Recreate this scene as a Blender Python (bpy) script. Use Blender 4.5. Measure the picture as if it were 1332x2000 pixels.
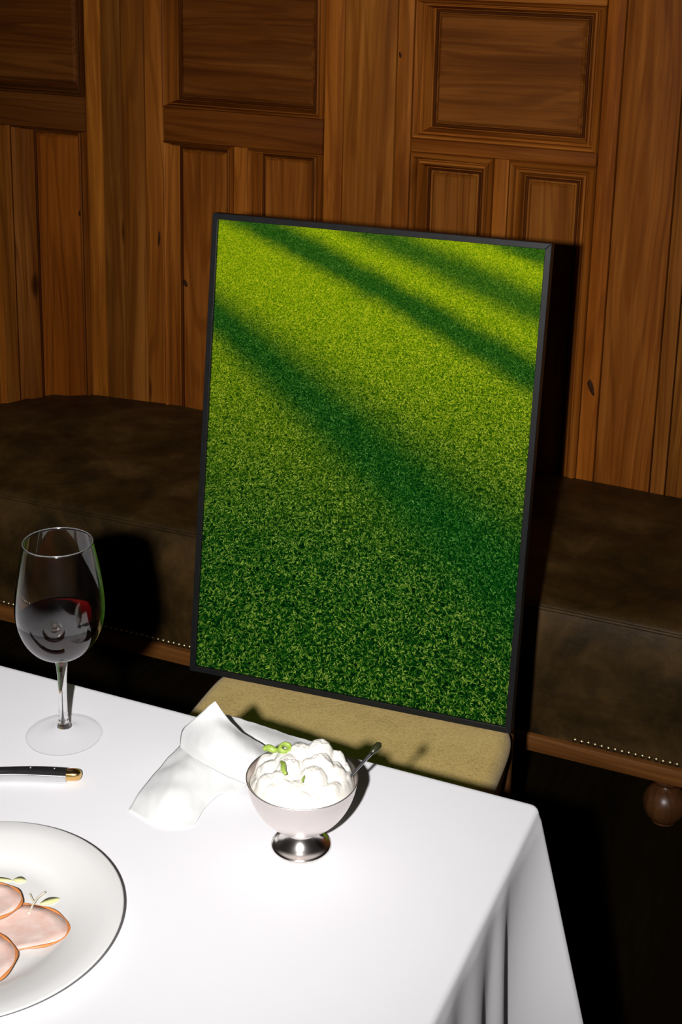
import bpy, bmesh, math, random
from mathutils import Vector, Matrix, noise

for o in list(bpy.data.objects):
    bpy.data.objects.remove(o)
scene = bpy.context.scene
col = scene.collection
R = math.radians

# ------------------------------------------------------------------ camera
YAW, PITCH, ROLL = R(22.87), R(15.17), R(1.28)
cam_d = bpy.data.cameras.new('camera')
cam = bpy.data.objects.new('camera', cam_d)
col.objects.link(cam)
fw = Vector((-math.sin(YAW)*math.cos(PITCH), math.cos(YAW)*math.cos(PITCH), -math.sin(PITCH)))
rt0 = Vector((math.cos(YAW), math.sin(YAW), 0))
up0 = rt0.cross(fw)
rt = rt0*math.cos(ROLL) + up0*math.sin(ROLL)
up = -rt0*math.sin(ROLL) + up0*math.cos(ROLL)
cam.matrix_world = Matrix(((rt.x, up.x, -fw.x, 0), (rt.y, up.y, -fw.y, 0), (rt.z, up.z, -fw.z, 1.55), (0, 0, 0, 1)))
cam_d.sensor_fit = 'VERTICAL'
cam_d.sensor_height = 36.0
cam_d.lens = 50.0
cam_d.shift_y = -0.2
cam_d.clip_start = 0.05
scene.camera = cam

# ------------------------------------------------------------------ world, flash, exposure
world = bpy.data.worlds.new('room_ambient')
scene.world = world
world.use_nodes = True
bg = world.node_tree.nodes['Background']
bg.inputs['Color'].default_value = (1.0, 0.86, 0.7, 1)
bg.inputs['Strength'].default_value = 0.012

fl = bpy.data.lights.new('camera_flash', 'SPOT')
fl.energy = 192
fl.color = (1.0, 0.975, 0.985)
fl.shadow_soft_size = 0.014
fl.spot_size = R(80)
fl.spot_blend = 1.0
flash = bpy.data.objects.new('camera_flash', fl)
col.objects.link(flash)
flash.location = (-0.108, -0.046, 1.553)
flash.rotation_euler = fw.to_track_quat('-Z', 'Y').to_euler()

scene.view_settings.view_transform = 'Standard'
scene.view_settings.look = 'None'
scene.view_settings.gamma = 1.0
scene.view_settings.use_curve_mapping = False
scene.view_settings.exposure = 0.0

# ------------------------------------------------------------------ helpers
def tag(o, label=None, cat=None, group=None, kind=None):
    if label: o['label'] = label
    if cat: o['category'] = cat
    if group: o['group'] = group
    if kind: o['kind'] = kind
    return o

def empty(name, loc, rz=0):
    o = bpy.data.objects.new(name, None)
    o.empty_display_size = 0.05
    col.objects.link(o)
    o.location = loc
    o.rotation_euler = (0, 0, rz)
    return o

def mesh_obj(name, me, mat, parent=None, loc=None, tint=None):
    o = bpy.data.objects.new(name, me)
    col.objects.link(o)
    if mat is not None and not me.materials: me.materials.append(mat)
    if parent: o.parent = parent
    if loc: o.location = loc
    if tint: o.color = (tint[0], tint[1], tint[2], 1)
    return o

def bm_obj(name, bm, mat, parent=None, smooth=True, tint=None, loc=None, angle=None):
    bmesh.ops.recalc_face_normals(bm, faces=bm.faces)
    me = bpy.data.meshes.new(name)
    bm.to_mesh(me); bm.free()
    if smooth:
        me.polygons.foreach_set('use_smooth', [True]*len(me.polygons))
        if angle: me.set_sharp_from_angle(angle=R(angle))
    return mesh_obj(name, me, mat, parent, loc, tint)

def py_obj(name, verts, faces, mat, parent=None, smooth=True, tint=None, loc=None, angle=None):
    bm = bmesh.new()
    vs = [bm.verts.new(v) for v in verts]
    for f in faces:
        try: bm.faces.new([vs[i] for i in f])
        except ValueError: pass
    return bm_obj(name, bm, mat, parent, smooth, tint, loc, angle)

def box_bm(x0, x1, y0, y1, z0, z1, bev=0.0, seg=2):
    bm = bmesh.new()
    bmesh.ops.create_cube(bm, size=1)
    for v in bm.verts:
        v.co = Vector((x0 + (v.co.x+.5)*(x1-x0), y0 + (v.co.y+.5)*(y1-y0), z0 + (v.co.z+.5)*(z1-z0)))
    if bev: bmesh.ops.bevel(bm, geom=list(bm.edges), offset=bev, segments=seg, affect='EDGES', profile=.5)
    return bm

def lathe(name, prof, mat, parent=None, seg=64, loc=None, angle=None):
    vs, fs = [], []
    rings = []
    for r, z in prof:
        if r < 1e-6:
            rings.append([len(vs)]); vs.append((0, 0, z))
        else:
            rings.append(list(range(len(vs), len(vs)+seg)))
            vs += [(r*math.cos(2*math.pi*i/seg), r*math.sin(2*math.pi*i/seg), z) for i in range(seg)]
    for a, b in zip(rings, rings[1:]):
        for i in range(seg):
            j = (i+1) % seg
            if len(a) == 1 and len(b) == 1: continue
            if len(a) == 1: fs.append((a[0], b[i], b[j]))
            elif len(b) == 1: fs.append((a[i], a[j], b[0]))
            else: fs.append((a[i], a[j], b[j], b[i]))
    return py_obj(name, vs, fs, mat, parent, True, None, loc, angle)

def catmull(pts, n):
    out = []
    P = [Vector(p) for p in pts]
    P = [P[0]*2-P[1]] + P + [P[-1]*2-P[-2]]
    for k in range(1, len(P)-2):
        a, b, c, d = P[k-1:k+3]
        for i in range(n):
            t = i/n
            out.append(.5*((2*b) + (c-a)*t + (2*a-5*b+4*c-d)*t*t + (3*b-a-3*c+d)*t**3))
    out.append(P[-2])
    return out

def tube_geo(pts, rad, seg=10, cap=True):
    pts = [Vector(p) for p in pts]
    vs, fs = [], []
    n = len(pts)
    ref = None
    for i, p in enumerate(pts):
        t = (pts[min(i+1, n-1)] - pts[max(i-1, 0)]).normalized()
        if ref is None:
            ref = Vector((0, 0, 1)) if abs(t.z) < .9 else Vector((1, 0, 0))
        a = (ref - t*ref.dot(t)).normalized(); b = t.cross(a); ref = a
        r = rad[i] if isinstance(rad, (list, tuple)) else rad
        for k in range(seg):
            w = 2*math.pi*k/seg
            vs.append(p + a*math.cos(w)*r + b*math.sin(w)*r)
    for i in range(n-1):
        for k in range(seg):
            l = (k+1) % seg
            fs.append((i*seg+k, i*seg+l, (i+1)*seg+l, (i+1)*seg+k))
    if cap:
        fs.append(tuple(range(seg))[::-1]); fs.append(tuple((n-1)*seg+k for k in range(seg)))
    return vs, fs

# ------------------------------------------------------------------ materials
class NT:
    def __init__(s, name):
        s.m = bpy.data.materials.new(name); s.m.use_nodes = True
        s.t = s.m.node_tree; s.t.nodes.clear()
        s.out = s.n('ShaderNodeOutputMaterial')
    def n(s, typ, **kw):
        nd = s.t.nodes.new(typ)
        for k, v in kw.items(): setattr(nd, k, v)
        return nd
    def l(s, a, b): s.t.links.new(a, b)
    def inp(s, sock, v):
        if v is None: return
        if hasattr(v, 'is_output'): s.l(v, sock)
        else: sock.default_value = v
    def math(s, op, a, b=None, c=None, clamp=False):
        nd = s.n('ShaderNodeMath', operation=op, use_clamp=clamp)
        for i, v in enumerate((a, b, c)): s.inp(nd.inputs[i], v)
        return nd.outputs[0]
    def vmath(s, op, a, b=None):
        nd = s.n('ShaderNodeVectorMath', operation=op)
        s.inp(nd.inputs[0], a); s.inp(nd.inputs[1], b)
        return nd.outputs[0]
    def mapping(s, vec, scale=(1, 1, 1), loc=(0, 0, 0), rot=(0, 0, 0)):
        nd = s.n('ShaderNodeMapping')
        s.l(vec, nd.inputs['Vector'])
        nd.inputs['Scale'].default_value = scale; nd.inputs['Location'].default_value = loc; nd.inputs['Rotation'].default_value = rot
        return nd.outputs[0]
    def noise(s, vec, scale=1, detail=3, rough=.5, dist=0):
        nd = s.n('ShaderNodeTexNoise')
        s.l(vec, nd.inputs['Vector'])
        nd.inputs['Scale'].default_value = scale; nd.inputs['Detail'].default_value = detail
        nd.inputs['Roughness'].default_value = rough; nd.inputs['Distortion'].default_value = dist
        return nd.outputs['Fac'], nd.outputs['Color']
    def ramp(s, fac, stops, interp='LINEAR'):
        nd = s.n('ShaderNodeValToRGB'); nd.color_ramp.interpolation = interp
        s.l(fac, nd.inputs['Fac'])
        e = nd.color_ramp.elements
        while len(e) < len(stops): e.new(.5)
        for el, (p, c) in zip(e, stops):
            el.position = p; el.color = (c[0], c[1], c[2], 1) if not isinstance(c, (int, float)) else (c, c, c, 1)
        return nd.outputs['Color']
    def mix(s, fac, a, b, blend='MIX'):
        nd = s.n('ShaderNodeMix', data_type='RGBA', blend_type=blend)
        s.inp(nd.inputs[0], fac)
        for i, v in ((6, a), (7, b)):
            if hasattr(v, 'is_output'): s.l(v, nd.inputs[i])
            else: nd.inputs[i].default_value = (v[0], v[1], v[2], 1)
        return nd.outputs[2]
    def smooth(s, v, a, b):
        nd = s.n('ShaderNodeMapRange', interpolation_type='SMOOTHSTEP')
        s.inp(nd.inputs['Value'], v); nd.inputs['From Min'].default_value = a; nd.inputs['From Max'].default_value = b
        return nd.outputs['Result']
    def coord(s, kind='Object'):
        return s.n('ShaderNodeTexCoord').outputs[kind]
    def bump(s, h, strength=.3, dist=.002):
        nd = s.n('ShaderNodeBump'); s.l(h, nd.inputs['Height'])
        nd.inputs['Strength'].default_value = strength; nd.inputs['Distance'].default_value = dist
        return nd.outputs['Normal']
    def bsdf(s, color=(.8, .8, .8), rough=.5, normal=None, metal=0, spec=.5, **kw):
        nd = s.n('ShaderNodeBsdfPrincipled')
        if hasattr(color, 'is_output'): s.l(color, nd.inputs['Base Color'])
        else: nd.inputs['Base Color'].default_value = (color[0], color[1], color[2], 1)
        s.inp(nd.inputs['Roughness'], rough); nd.inputs['Metallic'].default_value = metal
        nd.inputs['Specular IOR Level'].default_value = spec
        if normal: s.l(normal, nd.inputs['Normal'])
        for k, v in kw.items(): nd.inputs[k.replace('_', ' ')].default_value = v
        s.l(nd.outputs[0], s.out.inputs['Surface'])
        return nd

def wood(name, axis, base, dark, light, rough=.5, spec=.06):
    m = NT(name)
    info = m.n('ShaderNodeObjectInfo')
    off = m.n('ShaderNodeCombineXYZ')
    r = m.math('MULTIPLY', info.outputs['Random'], 37.0)
    for i in range(3): m.l(r, off.inputs[i])
    p = m.vmath('ADD', m.coord(), off.outputs[0])
    def sc(across, along): return tuple(along if k == axis else across for k in range(3))
    # slow sideways wander of the grain
    wob = m.noise(m.mapping(p, sc(6, 1.6)), 1, 2)[1]
    wv = m.vmath('SCALE', m.vmath('SUBTRACT', wob, (.5, .5, .5)))
    wv.node.inputs['Scale'].default_value = .05
    p2 = m.vmath('ADD', p, wv)
    streak = m.noise(m.mapping(p2, sc(17, .55)), 1, 5, .6)[0]
    fine = m.noise(m.mapping(p2, sc(120, 2.0)), 1, 4, .6)[0]
    broad = m.noise(m.mapping(p, sc(7, 1.5)), 1, 3, .55)[0]
    # growth rings: contour lines of a stretched noise
    field = m.noise(m.mapping(p2, sc(7.5, .42)), 1, 2, .45)[0]
    ring = m.math('SINE', m.math('MULTIPLY', field, 105.0))
    v = m.math('ADD', m.math('MULTIPLY', streak, .5), m.math('MULTIPLY', broad, .5))
    c = m.ramp(v, [(.32, dark), (.50, base), (.68, light)])
    c = m.mix(m.math('MULTIPLY', m.smooth(ring, .25, 1.0), .40), c, (dark[0]*.85, dark[1]*.75, dark[2]*.7))
    c = m.mix(m.math('MULTIPLY', m.smooth(fine, .50, .72), .30), c, tuple(x*1.2 for x in light))
    c = m.mix(m.math('MULTIPLY', m.smooth(fine, .48, .30), .30), c, tuple(x*.7 for x in dark))
    # sparse knots
    kn = m.n('ShaderNodeTexVoronoi'); m.l(m.mapping(p2, sc(8.0, 2.6)), kn.inputs['Vector']); kn.inputs['Scale'].default_value = 1
    kd = m.smooth(m.math('ADD', kn.outputs['Distance'], m.math('MULTIPLY', fine, .03)), .125, .05)
    rare = m.math('GREATER_THAN', m.n('ShaderNodeSeparateColor').outputs[0], .5)
    m.l(kn.outputs['Color'], rare.node.inputs[0].links[0].from_node.inputs[0])
    c = m.mix(m.math('MULTIPLY', m.math('MULTIPLY', kd, rare), .8), c, (dark[0]*.22, dark[1]*.2, dark[2]*.2))
    c = m.mix(1.0, c, info.outputs['Color'], 'MULTIPLY')
    h = m.math('ADD', m.math('MULTIPLY', streak, .6), m.math('MULTIPLY', fine, .4))
    m.bsdf(c, m.math('ADD', rough, m.math('MULTIPLY', fine, .2)), m.bump(h, .3, .001), spec=spec)
    return m.m

WB, WD, WL = (.245, .076, .0090), (.125, .033, .0032), (.40, .145, .023)
wood_v = wood('stained_pine_upright', 2, WB, WD, WL)
wood_h = wood('stained_pine_crosswise', 0, WB, WD, WL)
rail_wood = wood('waxed_oak_rail', 0, (.21, .078, .016), (.12, .04, .008), (.29, .12, .03), .35, .3)
leg_wood = wood('dark_turned_wood', 2, (.12, .045, .014), (.06, .022, .007), (.17, .07, .022), .25, .5)

def leather():
    m = NT('worn_brown_leather')
    p = m.coord()
    a = m.noise(p, 5.5, 5, .62, .6)[0]
    b = m.noise(p, 19, 4, .6, .4)[0]
    g = m.noise(p, 420, 3, .6)[0]
    v = m.math('ADD', m.math('MULTIPLY', a, .7), m.math('MULTIPLY', b, .3))
    c = m.ramp(v, [(.36, (.014, .0085, .002)), (.5, (.042, .0225, .005)), (.64, (.088, .046, .0105))])
    ro = m.math('ADD', .36, m.math('MULTIPLY', a, .35))
    cr = m.noise(m.mapping(p, (1.6, 3.2, 3.2), rot=(0, 0, .5)), 5, 5, .6, .3)[0]
    h = m.math('ADD', m.math('MULTIPLY', cr, 1.3), m.math('MULTIPLY', g, .05))
    m.bsdf(c, ro, m.bump(h, .35, .006), spec=.3)
    return m.m
leather_m = leather()

def cloth(name, color, rough=.9, weave=900, bumpd=.0004, soft=True, sheen=.15):
    m = NT(name)
    p = m.coord()
    w1 = m.n('ShaderNodeTexWave', bands_direction='X'); m.l(p, w1.inputs['Vector']); w1.inputs['Scale'].default_value = weave
    w2 = m.n('ShaderNodeTexWave', bands_direction='Y'); m.l(p, w2.inputs['Vector']); w2.inputs['Scale'].default_value = weave
    big = m.noise(p, 7, 3, .5)[0]
    h = m.math('ADD', m.math('MULTIPLY', m.math('ADD', w1.outputs['Fac'], w2.outputs['Fac']), .03), big)
    m.bsdf(color, rough, m.bump(h, .25 if soft else .1, .006), spec=.15, Sheen_Weight=sheen)
    return m.m
linen = cloth('white_linen', (.735, .732, .742))
napkin_m = cloth('white_napkin_cotton', (.65, .66, .64), weave=1400)

def chair_fabric():
    m = NT('mustard_upholstery')
    p = m.coord()
    a = m.noise(p, 16, 4, .6)[0]
    f = m.noise(p, 520, 3, .7)[0]
    f2 = m.noise(m.mapping(p, (1, 3, 1)), 240, 2, .6)[0]
    v = m.math('ADD', m.math('MULTIPLY', f, .5), m.math('ADD', m.math('MULTIPLY', f2, .3), m.math('MULTIPLY', a, .2)))
    c = m.ramp(v, [(.36, (.33, .225, .055)), (.5, (.69, .48, .140)), (.64, (.82, .61, .23))])
    m.bsdf(c, .85, m.bump(v, .7, .0016), spec=.15, Sheen_Weight=.2)
    return m.m
fabric = chair_fabric()

def simple(name, color, rough=.5, metal=0, spec=.5, var=0.0, scale=30, bump=0.0, **kw):
    m = NT(name)
    p = m.coord()
    n = m.noise(p, scale, 4, .6)[0]
    c = m.mix(n, tuple(x*(1-var) for x in color), tuple(x*(1+var) for x in color))
    m.bsdf(c, m.math('ADD', rough - .04, m.math('MULTIPLY', n, .08)), m.bump(n, .3, bump) if bump else None, metal, spec, **kw)
    return m.m

frame_black = simple('satin_black_wood', (.010, .0105, .011), .4, 0, .22, .25, 60)
backing_m = simple('brown_hardboard', (.10, .06, .03), .8, 0, .2, .2, 80)
porcelain = simple('white_porcelain', (.655, .655, .63), .12, 0, .5, .01, 8)
silver_satin = simple('satin_silver', (.80, .745, .715), .42, 1, .5, .04, 40)
silver_polish = simple('polished_silver', (.80, .76, .72), .2, 1, .5, .05, 30)
steel = simple('polished_steel', (.72, .72, .72), .3, 1, .5, .04, 90)
brass = simple('brass', (.80, .52, .19), .2, 1, .5, .06, 120)
nail_brass = simple('antique_brass', (.50, .38, .20), .36, 1, .5, .15, 300)
black_horn = simple('black_horn', (.012, .011, .011), .14, 0, .5, .3, 60)
cream_m = simple('whipped_cream', (.63, .605, .54), .55, 0, .35, .03, 90, .002, Subsurface_Weight=.15, Subsurface_Scale=.004)
chive_m = simple('green_chive', (.24, .34, .055), .4, 0, .5, .25, 200)
dark_tip = simple('dark_olive_tip', (.02, .022, .008), .3, 0, .5, .3, 200)
rind_m = simple('ham_rind', (.56, .20, .055), .35, 0, .5, .25, 90)
leaf_m = simple('pale_yellow_leaf', (.58, .57, .26), .4, 0, .5, .15, 150)
stalk_m = simple('pale_stalk', (.66, .60, .46), .4, 0, .5, .15, 150)
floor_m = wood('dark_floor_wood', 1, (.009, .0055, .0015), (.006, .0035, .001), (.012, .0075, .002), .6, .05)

def ham():
    m = NT('cooked_ham')
    p = m.coord()
    a = m.noise(p, 70, 5, .6, .5)[0]
    c = m.ramp(a, [(.3, (.66, .42, .34)), (.5, (.68, .50, .43)), (.7, (.72, .57, .49))])
    m.bsdf(c, .32, m.bump(a, .4, .0015), spec=.5, Subsurface_Weight=.1, Subsurface_Scale=.003)
    return m.m
ham_m = ham()

def glass(name, thin):
    m = NT(name)
    if thin:
        lw = m.n('ShaderNodeLayerWeight'); lw.inputs['Blend'].default_value = .5
        f = m.math('ADD', .006, m.math('MULTIPLY', m.math('POWER', lw.outputs['Facing'], 5.0), .7), clamp=True)
        tr = m.n('ShaderNodeBsdfTransparent'); tr.inputs[0].default_value = (.997, .997, .997, 1)
        gl = m.n('ShaderNodeBsdfGlossy'); gl.inputs['Roughness'].default_value = .02
        mx = m.n('ShaderNodeMixShader'); m.l(f, mx.inputs[0]); m.l(tr.outputs[0], mx.inputs[1]); m.l(gl.outputs[0], mx.inputs[2])
        m.l(mx.outputs[0], m.out.inputs['Surface'])
    else:
        m.bsdf((1, 1, 1), .015, None, 0, .5, Transmission_Weight=1.0, IOR=1.47, Coat_Weight=.35, Coat_Roughness=.11)
    return m.m
glass_thin = glass('clear_glass_thin', True)
glass_clear = glass('clear_glass', False)
def wine():
    m = NT('red_wine')
    m.bsdf((.22, .004, .006), .0, None, 0, .5, Transmission_Weight=1.0, IOR=1.34)
    v = m.n('ShaderNodeVolumeAbsorption'); v.inputs['Color'].default_value = (.55, .02, .03, 1); v.inputs['Density'].default_value = 90
    m.l(v.outputs[0], m.out.inputs['Volume'])
    return m.m
wine_m = wine()

# ------------------------------------------------------------------ structure: floor, panelled wall
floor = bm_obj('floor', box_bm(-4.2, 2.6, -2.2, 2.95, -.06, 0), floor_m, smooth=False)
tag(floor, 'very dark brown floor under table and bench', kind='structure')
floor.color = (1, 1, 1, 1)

YF = 2.80          # front face of stiles and rails
ZT = 2.50
wall = bm_obj('wall_back', box_bm(-4.2, 2.6, YF+.030, YF+.12, 0, ZT), wood_v, smooth=False, tint=(.4, .36, .34))
tag(wall, 'dark stained pine panelling behind the leather bench', kind='structure')
rnd = random.Random(5)

def board(name, x0, x1, z0, z1, mat, tint, y=YF, gap=.0008):
    o = bm_obj(name, box_bm(x0+gap, x1-gap, y, YF+.031, z0, z1, .0022, 2), mat, wall, True, tint, angle=40)
    return o

PROF = [(0, .004), (.04, -.006), (.16, -.0105), (.30, -.0085), (.38, -.001), (.42, .006), (.47, .006), (.52, .000), (.62, -.001), (.78, .007), (.86, .015), (.90, .020), (.94, .020), (1.0, .026)]
def moulding(x0, x1, z0, z1, w, tint, sides='LRTB'):
    """mitred strips round an opening (x0..x1, z0..z1), profile runs inward by w (left,right,top,bottom)"""
    wl, wr, wt, wb = w
    for s in sides:
        vs, fs = [], []
        for t, d in PROF:
            xa, xb = x0+wl*t, x1-wr*t
            za, zb = z0+wb*t, z1-wt*t
            p, q = {'L': ((xa, za), (xa, zb)), 'R': ((xb, zb), (xb, za)), 'T': ((xa, zb), (xb, zb)), 'B': ((xb, za), (xa, za))}[s]
            vs += [(p[0], YF+d, p[1]), (q[0], YF+d, q[1])]
        n = len(PROF)
        for i in range(n-1): fs.append((2*i, 2*i+1, 2*i+3, 2*i+2))
        k = len(vs)
        # back face closes the strip
        p0, q0, p1, q1 = vs[0], vs[1], vs[-2], vs[-1]
        vs += [(p0[0], YF+.03, p0[2]), (q0[0], YF+.03, q0[2]), (p1[0], YF+.03, p1[2]), (q1[0], YF+.03, q1[2])]
        fs += [(0, k, k+1, 1), (k, k+2, k+3, k+1), (2*n-2, 2*n-1, k+3, k+2)]
        fs += [tuple([2*i for i in range(n)] + [k+2, k]), tuple([2*i+1 for i in range(n)] + [k+3, k+1])]
        j = rnd.uniform(.88, 1.1)
        py_obj('moulding', vs, fs, wood_v if s in 'LR' else wood_h, wall, True, tuple(c*j for c in tint), angle=50)

def groove_strip(x0, x1, z0, z1, w, depth, proud, tint):
    """four added strips inside an opening; dark tint paints varnish and groove shade"""
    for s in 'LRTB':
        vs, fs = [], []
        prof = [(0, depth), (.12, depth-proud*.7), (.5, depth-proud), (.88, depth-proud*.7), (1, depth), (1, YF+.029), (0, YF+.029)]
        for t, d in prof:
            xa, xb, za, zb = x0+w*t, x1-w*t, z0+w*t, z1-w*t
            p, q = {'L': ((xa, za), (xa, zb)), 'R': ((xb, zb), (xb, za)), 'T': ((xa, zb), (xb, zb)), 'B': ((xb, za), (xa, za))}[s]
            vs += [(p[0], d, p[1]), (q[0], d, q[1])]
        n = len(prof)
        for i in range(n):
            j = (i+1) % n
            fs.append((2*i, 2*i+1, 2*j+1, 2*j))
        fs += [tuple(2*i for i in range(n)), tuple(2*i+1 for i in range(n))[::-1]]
        py_obj('groove_strip', vs, fs, wood_v if s in 'LR' else wood_h, wall, True, tint, angle=50)

def panel(x0, x1, z0, z1, mat, tint, border=.010, bevel=.008, raise_=.009):
    yb = YF+.024
    a = [(x0, z0), (x1, z0), (x1, z1), (x0, z1)]
    def inset(d): return [(x0+d, z0+d), (x1-d, z0+d), (x1-d, z1-d), (x0+d, z1-d)]
    vs = [(x, YF+.031, z) for x, z in a] + [(x, yb, z) for x, z in a]
    vs += [(x, yb, z) for x, z in inset(border)] + [(x, yb-raise_*.4, z) for x, z in inset(border+.0012)]
    vs += [(x, yb-raise_, z) for x, z in inset(border+bevel)]
    fs = []
    for k in range(4):
        for i in range(4):
            j = (i+1) % 4
            fs.append((k*4+i, k*4+j, k*4+4+j, k*4+4+i))
    fs.append((16, 17, 18, 19)); fs.append((0, 3, 2, 1))
    return py_obj('panel', vs, fs, mat, wall, False, tint)

Z0 = .02
def full_board(x0, x1, t, name='board'):
    return board(name, x0, x1, Z0, ZT-.02, wood_v, t)

def jit(c, a=.06):
    k = 1+rnd.uniform(-a, a)
    return tuple(x*k for x in c)

# boards running floor to top between the door-like bays
full_board(-1.834, -1.790, (1.35, 1.35, 1.1), 'stile')
full_board(-1.790, -1.737, (.72, .74, .75))
full_board(-1.737, -1.676, (.80, .78, .75))
full_board(-1.676, -1.628, (1.15, 1.1, 1.0), 'stile')
full_board(-1.231, -1.186, (1.45, 1.4, 1.3), 'stile')
full_board(-1.186, -1.068, (1.25, 1.3, 1.3))
full_board(-1.067, -1.031, (1.12, 1.05, 1.0), 'stile')
full_board(-.632, -.5945, (1.2, 1.05, .8), 'stile')
full_board(-.5935, -.476, (.95, .88, .85))
full_board(-.475, -.444, (.80, .78, .8))
x = -.443
for w in (.125, .118, .05, .12, .125, .11, .12, .125, .12, .115, .12, .125, .12, .12, .12, .12, .12, .12, .12, .12, .12, .12, .12, .12, .12):
    if x + w > 2.55: break
    full_board(x, x+w, jit((.88, .95, 1.05), .1)); x += w+.001
x = -2.545
for w in (.12, .125, .05, .12, .118, .125, .12, .12, .12, .12, .12, .12, .12):
    if x - w < -4.15: break
    full_board(x-w, x, jit((.8, .85, .9), .1)); x -= w+.001

DARK = (.30, .24, .22)  # tint of the added panel strips: old varnish plus painted groove shade
def bay(xl, xr, tint_up, tint_rail, tint_low, muntin, rail, up_w, low_w, z_up_top, ends=True, rail_mould=None, field=(.010, .008)):
    z_r0, z_r1 = rail
    # rail between upper and lower openings
    board('rail', xl, xr, z_r0, z_r1, wood_h, tint_rail, YF-.001)
    board('rail', xl, xr, z_up_top, z_up_top+.07, wood_h, jit(tint_rail))
    board('rail', xl, xr, Z0, .20, wood_h, jit(tint_rail))
    # upper opening
    moulding(xl, xr, z_r1, z_up_top, up_w, rail_mould or tint_rail)
    groove_strip(xl+up_w[0]*.96, xr-up_w[1]*.96, z_r1+up_w[3]*.96, z_up_top-up_w[2]*.96, .0065, YF+.0225, .003, DARK)
    panel(xl+up_w[0]*.97, xr-up_w[1]*.97, z_r1+up_w[3]*.97, z_up_top-up_w[2]*.97, wood_h, tint_up, .008, .007)
    # opening above
    moulding(xl, xr, z_up_top+.07, 2.1, up_w, tint_rail)
    panel(xl+up_w[0]*.97, xr-up_w[1]*.97, z_up_top+.07+up_w[3]*.97, 2.1-up_w[2]*.97, wood_h, jit(tint_up))
    board('rail', xl, xr, 2.1, ZT-.02, wood_h, jit(tint_rail))
    # two lower openings with a muntin between
    m0, m1 = muntin
    board('muntin', m0, m1, .20, z_r0, wood_v, (1.35, 1.3, 1.1))
    for a, b, w in ((xl, m0, low_w[0]), (m1, xr, low_w[1])):
        moulding(a, b, .20, z_r0, w, tint_low[0])
        groove_strip(a+w[0]*.96, b-w[1]*.96, .20+w[3]*.96, z_r0-w[2]*.96, .0055, YF+.0225, .003, DARK)
        panel(a+w[0]*.97, b-w[1]*.97, .20+w[3]*.97, z_r0-w[2]*.97, wood_v, jit(tint_low[1], .05), *field)

# left bay
bay(-2.545, -1.835, (.42, .38, .36), (.36, .32, .30), ((.66, .60, .55), (.92, .74, .5)), (-2.225, -2.045), (1.066, 1.146),
    (.030, .026, .03, .018), ((.03, .03, .014, .03), (.052, .030, .010, .03)), 1.80, field=(.006, .006))
board('muntin_strip', -2.085, -2.046, .20, 1.066, wood_v, (.9, .9, .85), YF-.004)
# middle bay
bay(-1.627, -1.232, (.52, .46, .42), (.56, .46, .38), ((1.05, .98, .9), (1.02, .96, .9)), (-1.449, -1.412), (1.062, 1.138),
    (.030, .026, .03, .018), ((.031, .022, .014, .03), (.026, .030, .014, .03)), 1.80, rail_mould=(1.1, 1.05, 1.0), field=(.006, .006))
# right bay
bay(-1.030, -.633, (.74, .70, .72), (.95, .85, .75), ((1.05, .98, .85), (1.0, 1.0, 1.0)), (-.846, -.813), (1.086, 1.114),
    (.040, .034, .022, .026), ((.036, .034, .036, .03), (.032, .038, .036, .03)), 1.402, rail_mould=(1.25, 1.18, 1.05), field=(.009, .006))

knot_m = simple('dark_pine_knot', (.040, .014, .004), .5, 0, .1, .5, 160)
def knot(x, z, w, h, tilt, y=YF):
    vs, fs, n = [], [], 20
    for r, d in ((1, .0004), (.8, -.0006), (.4, -.0009)):
        for i in range(n):
            a = 2*math.pi*i/n
            k = 1+.18*math.sin(2*a+x*50)+.12*math.sin(3*a+z*40)
            px_, pz = w*r*k*math.cos(a), h*r*k*math.sin(a)
            vs.append((x+px_*math.cos(tilt)-pz*math.sin(tilt), y+d, z+px_*math.sin(tilt)+pz*math.cos(tilt)))
    for k in range(2):
        for i in range(n): fs.append((k*n+i, k*n+(i+1) % n, k*n+n+(i+1) % n, k*n+n+i))
    fs.append(tuple(2*n+i for i in range(n))); fs.append(tuple(range(n))[::-1])
    py_obj('knot', vs, fs, knot_m, wall)
knot(-.612, .625, .0055, .021, R(24))
knot(-2.034, .953, .007, .011, 0, YF-.004)
knot(-1.863, .868, .006, .008, .4, YF+.013)
knot(-1.642, .832, .0035, .018, 0)
knot(-1.060, 1.285, .0035, .006, 0)
knot(-1.582, .73, .006, .009, .2, YF+.013)

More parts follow.
